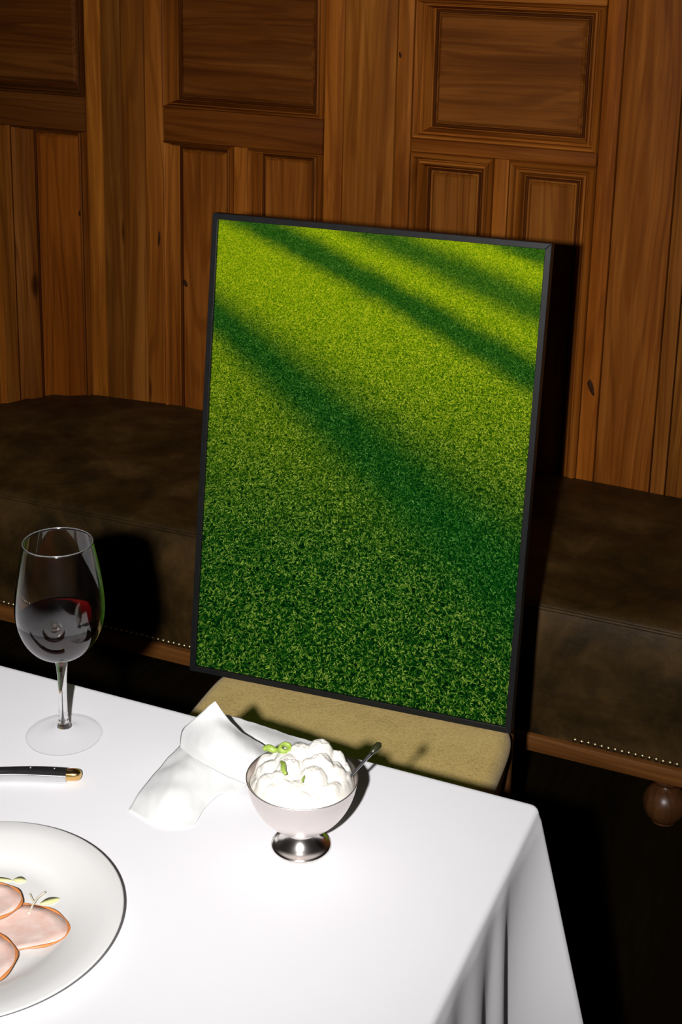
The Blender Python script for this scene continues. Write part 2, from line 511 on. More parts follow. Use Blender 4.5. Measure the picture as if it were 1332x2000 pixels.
# ------------------------------------------------------------------ leather bench
SY = 2.245
bench = empty('leather_bench', (-.9, 2.5, 0))
tag(bench, 'long dark brown leather bench with brass nail trim against the panelling', 'bench')
BX0, BX1 = -2.75, .55
def W2B(v): return (v[0]+.9, v[1]-2.5, v[2])
def bench_back_z(x):
    pts = [(-2.8, .33), (-2.3, .315), (-2.11, .335), (-2.02, .385), (-1.93, .408), (-1.8, .425), (-1.6, .433), (-1.45, .428), (-1.0, .42), (-.65, .420), (-.35, .416), (.6, .41)]
    for (a, za), (b, zb) in zip(pts, pts[1:]):
        if a <= x <= b:
            t = (x-a)/(b-a); t = t*t*(3-2*t)
            return za+(zb-za)*t
    return .41
vs, fs = [], []
NX, prof_n = 260, 0
for i in range(NX+1):
    x = BX0 + (BX1-BX0)*i/NX
    zb = bench_back_z(x)
    pr = []
    for k in range(40):          # top, wall side to front
        t = k/39
        y = (YF-.004) + (SY+.035-(YF-.004))*t
        z = zb + (.402-zb)*t + .016*math.sin(math.pi*t)
        q = Vector((x*3.2, y*5, 1.7))
        wr = noise.noise(q)*.012 + noise.noise(Vector((x*7+y*6, y*13-x*5, 4)))*.006
        wr += max(0, noise.noise(Vector((x*5+y*9, y*22-x*9, 9))))*.006
        fade = min(1, (1-t)*6) * min(1, t*6+.15)
        pr.append((y, z + wr*fade))
    for k in range(1, 7):        # rounded edge to the seam
        a = R(90*k/6)
        pr.append((SY+.035-.033*math.sin(a), .402-.0125+.0125*math.cos(a)))
    for k in range(1, 19):       # front face
        t = k/18
        z = .3895-(.3895-.138)*t
        b = .010*math.sin(math.pi*min(1, t*1.15)**.8) if t < 1/1.15 else 0
        wr = noise.noise(Vector((x*4, z*9, 3)))*.004
        pr.append((SY+.002-b-wr*math.sin(math.pi*t) + .004*t, z))
    pr.append((SY+.03, .138)); pr.append((YF-.004, .138))
    prof_n = len(pr)
    vs += [W2B((x, y, z)) for y, z in pr]
for i in range(NX):
    for k in range(prof_n):
        l = (k+1) % prof_n
        fs.append((i*prof_n+k, i*prof_n+l, (i+1)*prof_n+l, (i+1)*prof_n+k))
fs.append(tuple(range(prof_n))); fs.append(tuple(NX*prof_n+k for k in range(prof_n))[::-1])
seat_up = py_obj('upholstery', vs, fs, leather_m, bench, angle=60)
pv = []
for i in range(200):
    x = BX0+.01 + (BX1-BX0-.02)*i/199
    pv.append(W2B((x, SY-.0005, .3905+.0025*noise.noise(Vector((x*3, 0, 0))))))
v, f = tube_geo(pv, .0036, 8)
py_obj('piping', v, f, leather_m, seat_up)
bm_obj('rail', box_bm(BX0+.9, BX1+.9, SY-.004-2.5, SY+.04-2.5, .106, .1375, .003, 2), rail_wood, bench, True, angle=40)
bm_obj('underframe', box_bm(BX0+.92, BX1+.88, SY+.04-2.5, YF-.02-2.5, .115, .1375, .002, 1), leg_wood, bench, True, angle=40)
# nails
bm = bmesh.new()
bmesh.ops.create_icosphere(bm, subdivisions=2, radius=.0052)
for q in bm.verts: q.co.y = q.co.y*.8
nm = bpy.data.meshes.new('nail'); bm.to_mesh(nm); bm.free(); nm.materials.append(nail_brass)
nm.polygons.foreach_set('use_smooth', [True]*len(nm.polygons))
nx = -1.86
while nx < -.22:
    if (nx < -1.25) or (nx > -.481):
        mesh_obj('nail', nm, None, seat_up, W2B((nx, SY-.002, .1490 + rnd.uniform(-.0006, .0006))))
    nx += .01205
# turned ball feet
fm = None
def ball_foot(x, y):
    global fm
    if fm is None:
        pr = [(0, 0), (.014, 0), (.022, .004)]
        for k in range(1, 16):
            a = R(-70 + 150*k/16)
            pr.append((.0385*math.cos(a), .0385+.0385*math.sin(a)))
        pr += [(.013, .078), (.024, .082), (.026, .09), (.022, .097), (.022, .115), (0, .115)]
        o = lathe('foot', pr, leg_wood, bench, 40); fm = o.data; o.location = W2B((x, y, 0))
    else:
        mesh_obj('foot', fm, None, bench, W2B((x, y, 0)))
for fx in (-.315, -.93, -2.35, .45):
    ball_foot(fx, SY+.045)
    ball_foot(fx-.17, YF-.12)

# ------------------------------------------------------------------ chair with mustard seat
FC = Vector((-.7104, 1.7294, 0)); FA = R(4.43)
chair = empty('upholstered_chair', FC, FA)
tag(chair, 'chair with mustard upholstered seat between the table and the leather bench', 'chair')
SZ = .440
def cushion(x0, x1, y0, y1, z0, z1, rad, n=44):
    vs, fs = [], []
    def se(a, e): 
        c, s = math.cos(a), math.sin(a)
        return math.copysign(abs(c)**e, c), math.copysign(abs(s)**e, s)
    cx, cy, hx, hy = (x0+x1)/2, (y0+y1)/2, (x1-x0)/2, (y1-y0)/2
    m = 12
    rings = []
    segs = 160
    prof = [(1-rad*.9/hx*0-.02, 0)]
    levels = [(-.030, z0), (-.006, z0+.004)]
    H = z1-z0
    for k in range(0, 11):
        a = R(-30+120*k/10)
        levels.append((-rad+rad*math.cos(a), z0+H*.45+H*.55*(math.sin(a)+.5)/1.5*1.0 if a > R(-29.9) else z0+H*.45))
    for ins, z in levels:
        r = []
        for i in range(segs):
            c, s = se(2*math.pi*i/segs, .17)
            r.append(len(vs)); vs.append((cx+(hx+ins)*c, cy+(hy+ins)*s, z))
        rings.append(r)
    for t in (.85, .6, .3):
        r = []
        for i in range(segs):
            c, s = se(2*math.pi*i/segs, .17+.5*(1-t))
            r.append(len(vs)); vs.append((cx+(hx-rad)*c*t, cy+(hy-rad)*s*t, z1+.002*(1-t)))
        rings.append(r)
    for a, b in zip(rings, rings[1:]):
        for i in range(segs):
            j = (i+1) % segs
            fs.append((a[i], a[j], b[j], b[i]))
    k = len(vs); vs.append((cx, cy, z1+.002))
    for i in range(segs): fs.append((rings[-1][i], rings[-1][(i+1) % segs], k))
    fs.append(tuple(rings[0])[::-1])
    return vs, fs
v, f = cushion(-.212, .250, -.40, .055, SZ-.075, SZ-.001, .022)
py_obj('seat', v, f, fabric, chair)
bm_obj('seat_frame', box_bm(-.195, .233, -.385, .045, SZ-.125, SZ-.074, .004), leg_wood, chair, angle=40)
for sx in (-.185, .223):
    v, f = tube_geo([(sx, -.36, SZ-.1), (sx, -.36, .2), (sx, -.365, 0)], [.020, .017, .013], 12)
    py_obj('leg', v, f, leg_wood, chair, angle=50)
for sx in (-.19, .222):
    v, f = tube_geo([(sx, .125, 0), (sx, .092, .22), (sx, .082, .44), (sx*.9, .098, .62), (sx*.86, .128, .86)], [.013, .016, .017, .015, .012], 12)
    py_obj('back_post', v, f, leg_wood, chair, angle=50)
for z0, z1, yy in ((.56, .62, .103), (.66, .72, .112), (.78, .85, .124)):
    bm_obj('back_rail', box_bm(-.195, .232, yy-.010, yy+.008, z0, z1, .004), leg_wood, chair, angle=40)

# ------------------------------------------------------------------ framed print leaning on the chair
FWID, FHT, FB, FD = .4985, .700, .0088, .022
LEAN = R(7.5)
frame = empty('framed_print', (FC.x, FC.y, SZ+.0025), FA)
frame.rotation_euler = (-LEAN, 0, FA)
tag(frame, 'tall black framed grass print leaning upright on the mustard chair', 'picture frame')
hw = FWID/2
def bar(name, p):       # p: four outer/inner corner points (x,z) mitred
    vs = [(x, -.0005, z) for x, z in p] + [(x, FD, z) for x, z in p]
    fs = [(0, 1, 2, 3), (7, 6, 5, 4)] + [(i, i+4, (i+1) % 4+4, (i+1) % 4) for i in range(4)]
    o = py_obj(name, vs, fs, frame_black, frame, False)
    md = o.modifiers.new('edge', 'BEVEL'); md.width = .0007; md.segments = 2
    return o
bar('frame_bar', [(-hw, 0), (hw, 0), (hw-FB, FB), (-hw+FB, FB)])
bar('frame_bar', [(-hw, FHT), (-hw+FB, FHT-FB), (hw-FB, FHT-FB), (hw, FHT)])
bar('frame_bar', [(-hw, 0), (-hw+FB, FB), (-hw+FB, FHT-FB), (-hw, FHT)])
bar('frame_bar', [(hw, 0), (hw, FHT), (hw-FB, FHT-FB), (hw-FB, FB)])
pw, ph = FWID-2*FB, FHT-2*FB

def grass_print():
    m = NT('printed_grass_photo')
    uv = m.coord('UV')
    sep = m.n('ShaderNodeSeparateXYZ'); m.l(uv, sep.inputs[0])
    u, v = sep.outputs[0], sep.outputs[1]        # u right, v DOWN from the top edge
    # picture perspective: blades get finer towards the top of the print
    t = m.math('SUBTRACT', 1.0, v)
    s = m.math('ADD', 1.0, m.math('ADD', m.math('MULTIPLY', t, .75), m.math('MULTIPLY', m.math('MULTIPLY', t, t), .9)))
    U = m.math('MULTIPLY', m.math('SUBTRACT', u, .5), m.math('MULTIPLY', s, .48))
    V = m.math('MULTIPLY', m.math('ADD', t, m.math('ADD', m.math('MULTIPLY', m.math('MULTIPLY', t, t), .5), m.math('MULTIPLY', m.math('POWER', t, 3), .42))), .86)
    cb = m.n('ShaderNodeCombineXYZ'); m.l(U, cb.inputs[0]); m.l(V, cb.inputs[1])
    P = cb.outputs[0]
    wob = m.noise(P, 75, 2, .5)[1]
    w = m.vmath('SCALE', m.vmath('SUBTRACT', wob, (.5, .5, .5))); w.node.inputs['Scale'].default_value = .016
    Pw = m.vmath('ADD', P, w)
    best = None; tone = None
    for i, (ang, sx, sy, wid) in enumerate(((.25, 330, 66, .26), (-.5, 340, 70, .25), (.85, 320, 70, .24), (-1.05, 330, 78, .24), (1.5, 350, 84, .18), (-.1, 280, 56, .24), (.55, 360, 74, .24))):
        vo = m.n('ShaderNodeTexVoronoi', voronoi_dimensions='2D')
        m.l(m.mapping(m.mapping(Pw, loc=(i*1.37, i*.71, 0), rot=(0, 0, ang)), (sx, sy, 1)), vo.inputs['Vector'])
        vo.inputs['Scale'].default_value = 1
        sc = m.n('ShaderNodeSeparateColor'); m.l(vo.outputs['Color'], sc.inputs[0])
        b = m.math('MULTIPLY', m.smooth(vo.outputs['Distance'], wid+.16, wid-.16), m.math('ADD', .12, m.math('MULTIPLY', m.math('POWER', sc.outputs[0], 1.6), .95)))
        best = b if best is None else m.math('MAXIMUM', best, b)
    clump = m.noise(P, 26, 3, .6)[0]
    clump2 = m.noise(P, 130, 2, .6)[0]
    B = m.math('MULTIPLY', best, m.math('ADD', .08, m.math('ADD', m.math('MULTIPLY', clump, .90), m.math('MULTIPLY', clump2, .80))))
    # far grass has less contrast
    far = m.smooth(v, .45, 0.0)
    B = m.math('ADD', m.math('MULTIPLY', B, m.math('SUBTRACT', 1.0, m.math('MULTIPLY', far, .35))), m.math('MULTIPLY', far, .20))
    lit_top = m.ramp(B, [(.05, (.010, .060, .001)), (.36, (.120, .225, .002)), (.60, (.33, .40, .003)), (.98, (.54, .55, .02))])
    lit_bot = m.ramp(B, [(.05, (.0006, .009, .002)), (.33, (.004, .047, .004)), (.58, (.032, .125, .006)), (.95, (.26, .36, .05))])
    shd = m.ramp(B, [(.05, (.0006, .016, .002)), (.40, (.002, .048, .004)), (.70, (.015, .105, .008)), (.98, (.09, .23, .04))])
    grad = m.smooth(m.math('ADD', v, m.math('MULTIPLY', m.math('SUBTRACT', clump, .5), .15)), .02, .74)
    lit = m.mix(grad, lit_top, lit_bot)
    # printed diagonal shadow bands
    edge = m.noise(m.mapping(uv, (16, 24, 1)), 1, 4, .65)[0]
    jit_ = m.math('MULTIPLY', m.math('SUBTRACT', edge, .5), .030)
    def band(c0, slope, curve, w0, w1, soft, stren):
        # distance in v from the band's centre line v = c0 + slope*u + curve*u^2
        line = m.math('ADD', c0, m.math('ADD', m.math('MULTIPLY', u, slope), m.math('MULTIPLY', m.math('MULTIPLY', u, u), curve)))
        d = m.math('ABSOLUTE', m.math('ADD', m.math('SUBTRACT', v, line), jit_))
        wd = m.math('ADD', w0, m.math('MULTIPLY', u, w1-w0))
        q = m.math('DIVIDE', d, wd)
        return m.math('MULTIPLY', m.smooth(q, 1+soft, 1-soft), stren)
    bands = [band(-.032, .265, .026, .029, .036, .7, .94), band(-.122, .245, .0, .022, .036, .8, .88),
             band(-.20, .21, .0, .02, .026, .6, .9), band(.205, .475, .02, .050, .135, .85, .96),
             band(.12, .30, .0, .005, .0, .5, .0)]
    M = None
    for b in bands[:4]: M = b if M is None else m.math('MAXIMUM', M, b)
    c = m.mix(M, lit, shd)
    m.bsdf(c, .7, None, spec=.0)
    return m.m
print_m = grass_print()
me = bpy.data.meshes.new('print')
me.from_pydata([(-pw/2, .0045, FB), (pw/2, .0045, FB), (pw/2, .0045, FHT-FB), (-pw/2, .0045, FHT-FB),
                (-pw/2, .0065, FB), (pw/2, .0065, FB), (pw/2, .0065, FHT-FB), (-pw/2, .0065, FHT-FB)], [],
               [(0, 1, 2, 3), (7, 6, 5, 4), (0, 4, 5, 1), (1, 5, 6, 2), (2, 6, 7, 3), (3, 7, 4, 0)])
uvl = me.uv_layers.new(name='UVMap')
for lp in me.loops:
    co = me.vertices[lp.vertex_index].co
    uvl.data[lp.index].uv = ((co.x+pw/2)/pw, 1-(co.z-FB)/ph)
tag(mesh_obj('print', me, print_m, frame), 'printed photo of sunlit green grass crossed by shadows')
bm_obj('backing_board', box_bm(-pw/2, pw/2, .007, .016, FB, FHT-FB), backing_m, frame, False)

# ------------------------------------------------------------------ table and tablecloth
TX0, TX1, TY0, TY1, TZ = -1.95, -.272, .10, 1.160, .75
table = empty('dining_table', ((TX0+TX1)/2, (TY0+TY1)/2, 0))
tag(table, 'rectangular dining table hidden beneath the white tablecloth', 'table')
tx, ty = (TX1-TX0)/2, (TY1-TY0)/2
bm_obj('tabletop', box_bm(-tx+.006, tx-.006, -ty+.006, ty-.006, TZ-.032, TZ-.0022, .004), leg_wood, table, angle=40)
for sx in (-1, 1):
    for sy in (-1, 1):
        bm_obj('leg', box_bm(sx*(tx-.09)-.03, sx*(tx-.09)+.03, sy*(ty-.09)-.03, sy*(ty-.09)+.03, 0, TZ-.032, .005), leg_wood, table, angle=40)

def cloth_mesh():
    # outline walked from the back left, along the back, round the far right corner, down the right side, and back
    rc = .010
    pts = []     # (base xy, outward normal, s) ; s measured from the far right corner, + along the right side, - along the back
    def seg(a, b, n, step, s0, sgn):
        L = (Vector(b)-Vector(a)).length; k = max(2, int(L/step))
        return [(Vector(a).lerp(Vector(b), i/k), Vector(n), s0+sgn*L*i/k) for i in range(k)]
    Lr = TY1-TY0
    back = seg((TX0+rc, TY1), (TX1-rc, TY1), (0, 1), .008, -(TX1-TX0-2*rc), 1)
    pts += back
    for i in range(8):
        a = R(90-90*i/8); pts.append((Vector((TX1-rc+rc*math.cos(a), TY1-rc+rc*math.sin(a))), Vector((math.cos(a), math.sin(a))), 0.0))
    pts += seg((TX1, TY1-rc), (TX1, TY0+rc), (1, 0), .004, 0, 1)
    for i in range(6):
        a = R(-90*i/6); pts.append((Vector((TX1-rc+rc*math.cos(a), TY0+rc+rc*math.sin(a))), Vector((math.cos(a), math.sin(a))), 9))
    pts += seg((TX1-rc, TY0), (TX0+rc, TY0), (0, -1), .02, 10, 1)
    for i in range(6):
        a = R(-90-90*i/6); pts.append((Vector((TX0+rc+rc*math.cos(a), TY0+rc+rc*math.sin(a))), Vector((math.cos(a), math.sin(a))), 14))
    pts += seg((TX0, TY0+rc), (TX0, TY1-rc), (-1, 0), .02, 20, 1)
    for i in range(6):
        a = R(180-90*i/6); pts.append((Vector((TX0+rc+rc*math.cos(a), TY1-rc+rc*math.sin(a))), Vector((math.cos(a), math.sin(a))), 24))
    valleys = [.092, .150, .232, .30, .41, .50, .62, .71, .84, .95, 1.1]
    diag = Vector((.957, -.29)).normalized()
    def fold(s):
        """0 in a valley, 1 on a ridge"""
        if abs(s) > 5: return .5+.5*math.sin(s*31)
        if s < 0: return .5-.5*math.cos((s+.1)*2*math.pi/.13)
        for a, b in zip(valleys, valleys[1:]):
            if a <= s <= b:
                t = (s-a)/(b-a)
                return math.sin(math.pi*t)**2
        return 0
    vs, fs = [], []
    n = len(pts)
    rings = []
    def ring(fn):
        r = []
        for p in pts:
            q = fn(p); r.append(len(vs)); vs.append(q)
        rings.append(r)
    r0 = .007
    cxy = Vector(((TX0+TX1)/2, (TY0+TY1)/2))
    def inset(p, d):
        q = p[0]-p[1]*d
        return q
    ring(lambda p: (*inset(p, .0095), TZ))
    ring(lambda p: (*inset(p, .0088), TZ))
    ring(lambda p: (*inset(p, r0), TZ-.0001))
    for k in range(1, 6):
        a = R(90*k/5)
        ring(lambda p, a=a: (*(inset(p, r0)+p[1]*r0*math.sin(a)), TZ-r0*(1-math.cos(a))))
    DROP = .34
    for k in range(1, 41):
        d = DROP*(k/40)**1.1
        def fn(p, d=d):
            b, nrm, s = p
            q = b.copy()
            grow = min(1, d/.22)
            if abs(s) < 5:
                w = .092 if s >= 0 else .13
                g = max(0, 1-abs(s)/w)
                g = g**1.3
                q = q + diag*g*(.312*d)
                if s > .092 or s < -.13:
                    q = q + nrm*(.001 + .0125*fold(s)*grow**.8)
                else:
                    q = q + nrm*(.001)
            else:
                q = q + nrm*(.002+.02*fold(s)*grow)
            q = q + nrm*.003*noise.noise(Vector((s*9, d*6, 1)))*grow
            return (q.x, q.y, TZ-r0-d)
        ring(fn)
    for a, b in zip(rings, rings[1:]):
        for i in range(n):
            j = (i+1) % n
            fs.append((a[i], a[j], b[j], b[i]))
    fs.append(tuple(rings[0])[::-1])
    return vs, fs
v, f = cloth_mesh()
tc = py_obj('tablecloth', v, f, linen)
tc.modifiers.new('thickness', 'SOLIDIFY').thickness = .0012
tag(tc, 'white linen tablecloth draped over the table with a flared hanging corner', 'tablecloth')

# ------------------------------------------------------------------ wine glass and wine
GP = (-.7434, 1.0673, TZ+.0006)
wg = empty('wine_glass', GP)
tag(wg, 'tall stemmed wine glass holding red wine at the left of the table', 'wine glass')
lathe('foot', [(0, .0012), (.020, .0008), (.036, .0002), (.0377, .0006), (.0380, .0014), (.0374, .0021), (.030, .0030), (.020, .0046), (.011, .0078), (.0075, .0105), (0, .0105)], glass_thin, wg, 72)
lathe('stem', [(0, .0107), (.0068, .0107), (.0056, .014), (.0048, .020), (.0043, .032), (.0042, .048), (.0047, .066), (.0056, .078), (.0072, .0845), (.0095, .0878), (0, .0878)], glass_clear, wg, 40)
outer = [(.0095, .0880), (.0165, .0905), (.0235, .0945), (.0295, .0998), (.0352, .1075), (.0395, .1165), (.0425, .1265), (.0438, .1360), (.0440, .1430), (.0436, .1520), (.0424, .1640), (.0404, .1780), (.0380, .1920), (.0355, .2040), (.0339, .2115)]
outer = [tuple(p) for p in [(q.x, q.y) for q in catmull([(a, b, 0) for a, b in outer], 4)]]
TH = .0011
inner = [(max(0, r-TH*(1 if z > .1 else 1.3)), z+(.0002 if z > .12 else .0016*max(0, (.12-z)/.03))) for r, z in outer]
pr = [(0, .0880)] + outer + [(.0333, .2119)] + inner[::-1] + [(0, inner[0][1])]
lathe('bowl', pr, glass_clear, wg, 96)
rim_m = NT('glass_rim'); rim_m.bsdf((1, 1, 1), .22, None, 0, .8, Transmission_Weight=.93, IOR=1.5)
lathe('rim', [(.0336+.00055*math.cos(2*math.pi*i/12), .2118+.00055*math.sin(2*math.pi*i/12)) for i in range(13)], rim_m.m, wg, 96)
WLV = .131
wpr = [(0, inner[0][1]-.0002)] + [(r+.0003, z-.0002) for r, z in inner if z < WLV]
rl = wpr[-1][0]
wpr += [(rl+.0002, WLV+.0012), (rl-.0008, WLV+.0002), (rl-.003, WLV), (0, WLV)]
wn = lathe('red_wine', wpr, wine_m, None, 96, GP)
tag(wn, 'dark red wine filling the lower half of the wine glass', 'wine')

# ------------------------------------------------------------------ silver footed bowl
BP = (-.452, 1.007, TZ+.0006)
bowl = empty('footed_bowl', BP)
tag(bowl, 'silver footed bowl heaped with white whipped cream', 'bowl')
lathe('foot', [(0, .0010), (.024, .0006), (.0262, .0000), (.0270, .0012), (.0266, .0028), (.0248, .0036), (.0232, .0038), (.0205, .0056), (.0165, .0100), (.0138, .0150), (.0130, .0185), (.0150, .0205), (0, .0205)], silver_polish, bowl, 72)
bo = [(.0, .0195), (.013, .0200), (.0225, .0238), (.0310, .0302), (.0385, .0390), (.0440, .0490), (.0475, .0590), (.0492, .0685)]
bo = [(max(0, q.x), q.y) for q in catmull([(a, b, 0) for a, b in bo], 5)]
bi = [(max(0, r-.0012), z+.0012*(1-min(1, r/.05))) for r, z in bo]
lathe('basin', bo + [(.0496, .0694), (.0497, .0702), (.0490, .0705), (.0482, .0698)] + bi[::-1], silver_satin, bowl, 96)

# cream heaped in the bowl
rng = random.Random(11)
lumps = []
for i in range(80):
    r = .043*math.sqrt(rng.random()); a = rng.uniform(0, 2*math.pi)
    lumps.append((r*math.cos(a), r*math.sin(a), rng.uniform(.0055, .0125), rng.uniform(-.004, .0035)))
def dome(x, y):
    r2 = (x*x+y*y)/.047**2
    # highest behind and right of the middle, sloping to the front
    return .0655 + .016*max(0, 1-r2)**.8 + .013*math.exp(-((x-.010)**2+(y-.014)**2)/(.018**2)) + .004*math.exp(-((x-.03)**2+(y+.002)**2)/(.012**2))
def cream_h(x, y):
    h = dome(x, y)
    best = h-.002
    for lx, ly, lr, lo in lumps:
        d2 = (x-lx)**2+(y-ly)**2
        if d2 < lr*lr:
            best = max(best, dome(lx, ly)+lo-lr*.55+math.sqrt(lr*lr-d2))
    best += .0012*noise.noise(Vector((x*260, y*260, 0))) + .0008*noise.noise(Vector((x*600, y*600, 3)))
    return best
vs, fs, rings = [], [], []
NR, NS = 46, 150
for i in range(1, NR+1):
    r = .0466*(i/NR)
    ring = []
    for k in range(NS):
        a = 2*math.pi*k/NS
        x, y = r*math.cos(a), r*math.sin(a)
        edge = max(0, (i/NR-.86)/.14)
        z = cream_h(x*.99, y*.99)*(1-edge**2) + .062*edge**2
        ring.append(len(vs)); vs.append((x, y, z))
    rings.append(ring)
for rr, z in ((.0455, .057), (.042, .049), (.036, .0405)):
    ring = []
    for k in range(NS):
        a = 2*math.pi*k/NS
        ring.append(len(vs)); vs.append((rr*.985*math.cos(a), rr*.985*math.sin(a), z))
    rings.append(ring)
c0 = len(vs); vs.append((0, 0, cream_h(0, 0)))
for k in range(NS): fs.append((c0, rings[0][k], rings[0][(k+1) % NS]))
for a, b in zip(rings, rings[1:]):
    for k in range(NS):
        l = (k+1) % NS
        fs.append((a[k], b[k], b[l], a[l]))
fs.append(tuple(rings[-1]))
cr = py_obj('whipped_cream', vs, fs, cream_m, None, True, None, BP)
tag(cr, 'lumpy white whipped cream heaped in the silver footed bowl', 'cream')

def chive(name, dx, dy, ln, wd, ang, tilt, label, ring=False):
    z = max(cream_h(dx+t*ln*.5*math.cos(ang), dy+t*ln*.5*math.sin(ang)) for t in (-1, 0, 1)) + wd*.35
    if ring:
        vs, fs = [], []
        S, T = 24, 8
        for i in range(S):
            A = 2*math.pi*i/S
            for k in range(T):
                B = 2*math.pi*k/T
                rr = ln/2 + wd*.5*math.cos(B)
                vs.append((rr*math.cos(A)*1.25, rr*math.sin(A), wd*.9*math.sin(B)))
        for i in range(S):
            for k in range(T):
                fs.append((i*T+k, ((i+1) % S)*T+k, ((i+1) % S)*T+(k+1) % T, i*T+(k+1) % T))
    else:
        pts = [(-ln/2, 0, 0), (-ln/4, wd*.2, wd*.2), (0, 0, wd*.3), (ln/4, -wd*.2, wd*.2), (ln/2, 0, 0)]
        vs, fs = tube_geo(catmull(pts, 4), [wd*(.25+.35*math.sin(math.pi*(i+1.5)/19)) for i in range(17)], 8)
    o = py_obj(name, vs, fs, chive_m, None, True, None, (BP[0]+dx, BP[1]+dy, BP[2]+z))
    o.rotation_euler = (tilt, 0, ang)
    tag(o, label, 'chive', 'green chives on the cream')
chive('chive_piece', -.0085, -.021, .019, .0042, R(-52), 0, 'longest green chive piece lying near the front of the cream')
chive('chive_piece', -.034, .006, .013, .0055, R(20), .2, 'green chive piece at the far left rim of the cream bowl')
chive('chive_piece', -.020, .006, .0075, .0036, R(60), .5, 'curled green chive ring at the back left of the cream', True)
chive('chive_piece', .0125, -.025, .010, .0018, R(-75), 0, 'thinnest pale green chive sliver near the middle of the cream')

# small spoon standing in the cream
sp = empty('small_spoon', (BP[0]+.034, BP[1]-.004, BP[2]+.066))
tag(sp, 'small silver spoon with dark tip standing in the whipped cream', 'spoon')
a, b = Vector((0, 0, 0)), Vector((.016, .046, .0185))
v, f = tube_geo([a.lerp(b, i/10) for i in range(11)], [.0020-.0006*math.sin(math.pi*i/10) for i in range(11)], 10)
shandle = py_obj('handle', v, f, steel, sp)
d = (b-a).normalized()
v, f = tube_geo([b-d*.003, b, b+d*.004, b+d*.009, b+d*.011], [.0015, .0028, .0036, .0030, .001], 10)
py_obj('tip', v, f, dark_tip, shandle)
v, f = tube_geo([a-d*.016, a-d*.012, a-d*.006, a, a+d*.003], [.001, .0052, .006, .0028, .0018], 12)
py_obj('spoon_bowl', v, f, steel, sp)

# ------------------------------------------------------------------ napkin
def patch(rows, n, folds, seed):
    R_ = [catmull(r, n) for r in rows]
    cols = list(zip(*R_))
    G = [catmull(c, n) for c in cols]           # G[i][j]
    W, H = len(G), len(G[0])
    out = []
    for i in range(W):
        for j in range(H):
            q = G[i][j]
            dz = folds*noise.noise(Vector((q.x*55+seed, q.y*40, seed))) + folds*.5*noise.noise(Vector((q.x*130+q.y*60, q.y*30, seed)))
            q = q + Vector((0, 0, dz))
            q.z = max(q.z, TZ+.0009)
            out.append(q)
    return out, W, H
rowsA = [[(-0.5889, 1.1008, 0.810), (-0.5686, 1.0967, 0.795), (-0.5465, 1.0949, 0.785), (-0.522, 1.0985, 0.775)],
         [(-0.6041, 1.0922, 0.795), (-0.5699, 1.0756, 0.798), (-0.5351, 1.0640, 0.792), (-0.515, 1.0700, 0.780)],
         [(-0.6231, 1.0971, 0.772), (-0.5798, 1.0579, 0.786), (-0.5440, 1.0450, 0.785), (-0.514, 1.0520, 0.774)],
         [(-0.6216, 1.0871, 0.758), (-0.5874, 1.0615, 0.768), (-0.5540, 1.0536, 0.766), (-0.522, 1.0560, 0.760)]]
rowsB = [[(-0.6272, 1.0992, 0.753), (-0.5992, 1.0831, 0.762), (-0.5720, 1.0797, 0.762), (-0.5345, 1.0822, 0.755)],
         [(-0.6274, 1.0685, 0.7515), (-0.5940, 1.0400, 0.766), (-0.5662, 1.0479, 0.756), (-0.5391, 1.0588, 0.7515)],
         [(-0.6249, 1.0258, 0.7515), (-0.5880, 1.0050, 0.764), (-0.5624, 1.0188, 0.755), (-0.5525, 1.0427, 0.7515)],
         [(-0.6191, 0.9868, 0.7512), (-0.5803, 0.9763, 0.7525), (-0.5539, 0.9898, 0.7515), (-0.5573, 1.0213, 0.7512)]]
rowsC = [[(-0.6054, 1.1539, 0.762), (-0.5625, 1.1441, 0.768), (-0.5284, 1.1506, 0.760), (-0.4918, 1.1570, 0.754)],
         [(-0.5878, 1.1315, 0.762), (-0.5446, 1.1137, 0.772), (-0.5117, 1.1267, 0.762), (-0.4781, 1.1383, 0.754)],
         [(-0.5626, 1.1048, 0.758), (-0.5262, 1.0990, 0.760), (-0.4950, 1.1027, 0.758), (-0.4700, 1.1198, 0.754)]]
vs, fs = [], []
NPO = Vector((-.56, 1.06, TZ))
for rows, fo, sd in ((rowsA, .0012, 1), (rowsB, .0018, 5), (rowsC, .0014, 9)):
    pts, W, H = patch(rows, 14, fo, sd)
    k = len(vs)
    vs += [q-NPO for q in pts]
    for i in range(W-1):
        for j in range(H-1):
            fs.append((k+i*H+j, k+i*H+j+1, k+(i+1)*H+j+1, k+(i+1)*H+j))
nk = py_obj('napkin', vs, fs, napkin_m, None, True, None, NPO)
sol = nk.modifiers.new('thickness', 'SOLIDIFY'); sol.thickness = .0006; sol.offset = 1
tag(nk, 'crumpled white cloth napkin with a raised peak behind the silver bowl', 'napkin')

# ------------------------------------------------------------------ plate and ham
PC = (-.6485, .796, TZ+.0006)
ppr = [(0, .0022), (.060, .0022), (.066, .0006), (.070, .0002), (.074, .0012), (.080, .0050), (.088, .0078), (.105, .0112), (.1195, .0138), (.1212, .0146), (.1214, .0156), (.1200, .0161), (.105, .0138), (.088, .0106), (.080, .0076), (.073, .0049), (.066, .0042), (0, .0042)]
pl = lathe('dinner_plate', ppr, porcelain, None, 128, PC)
tag(pl, 'round white porcelain plate with ham slices at the front left of the table', 'plate')

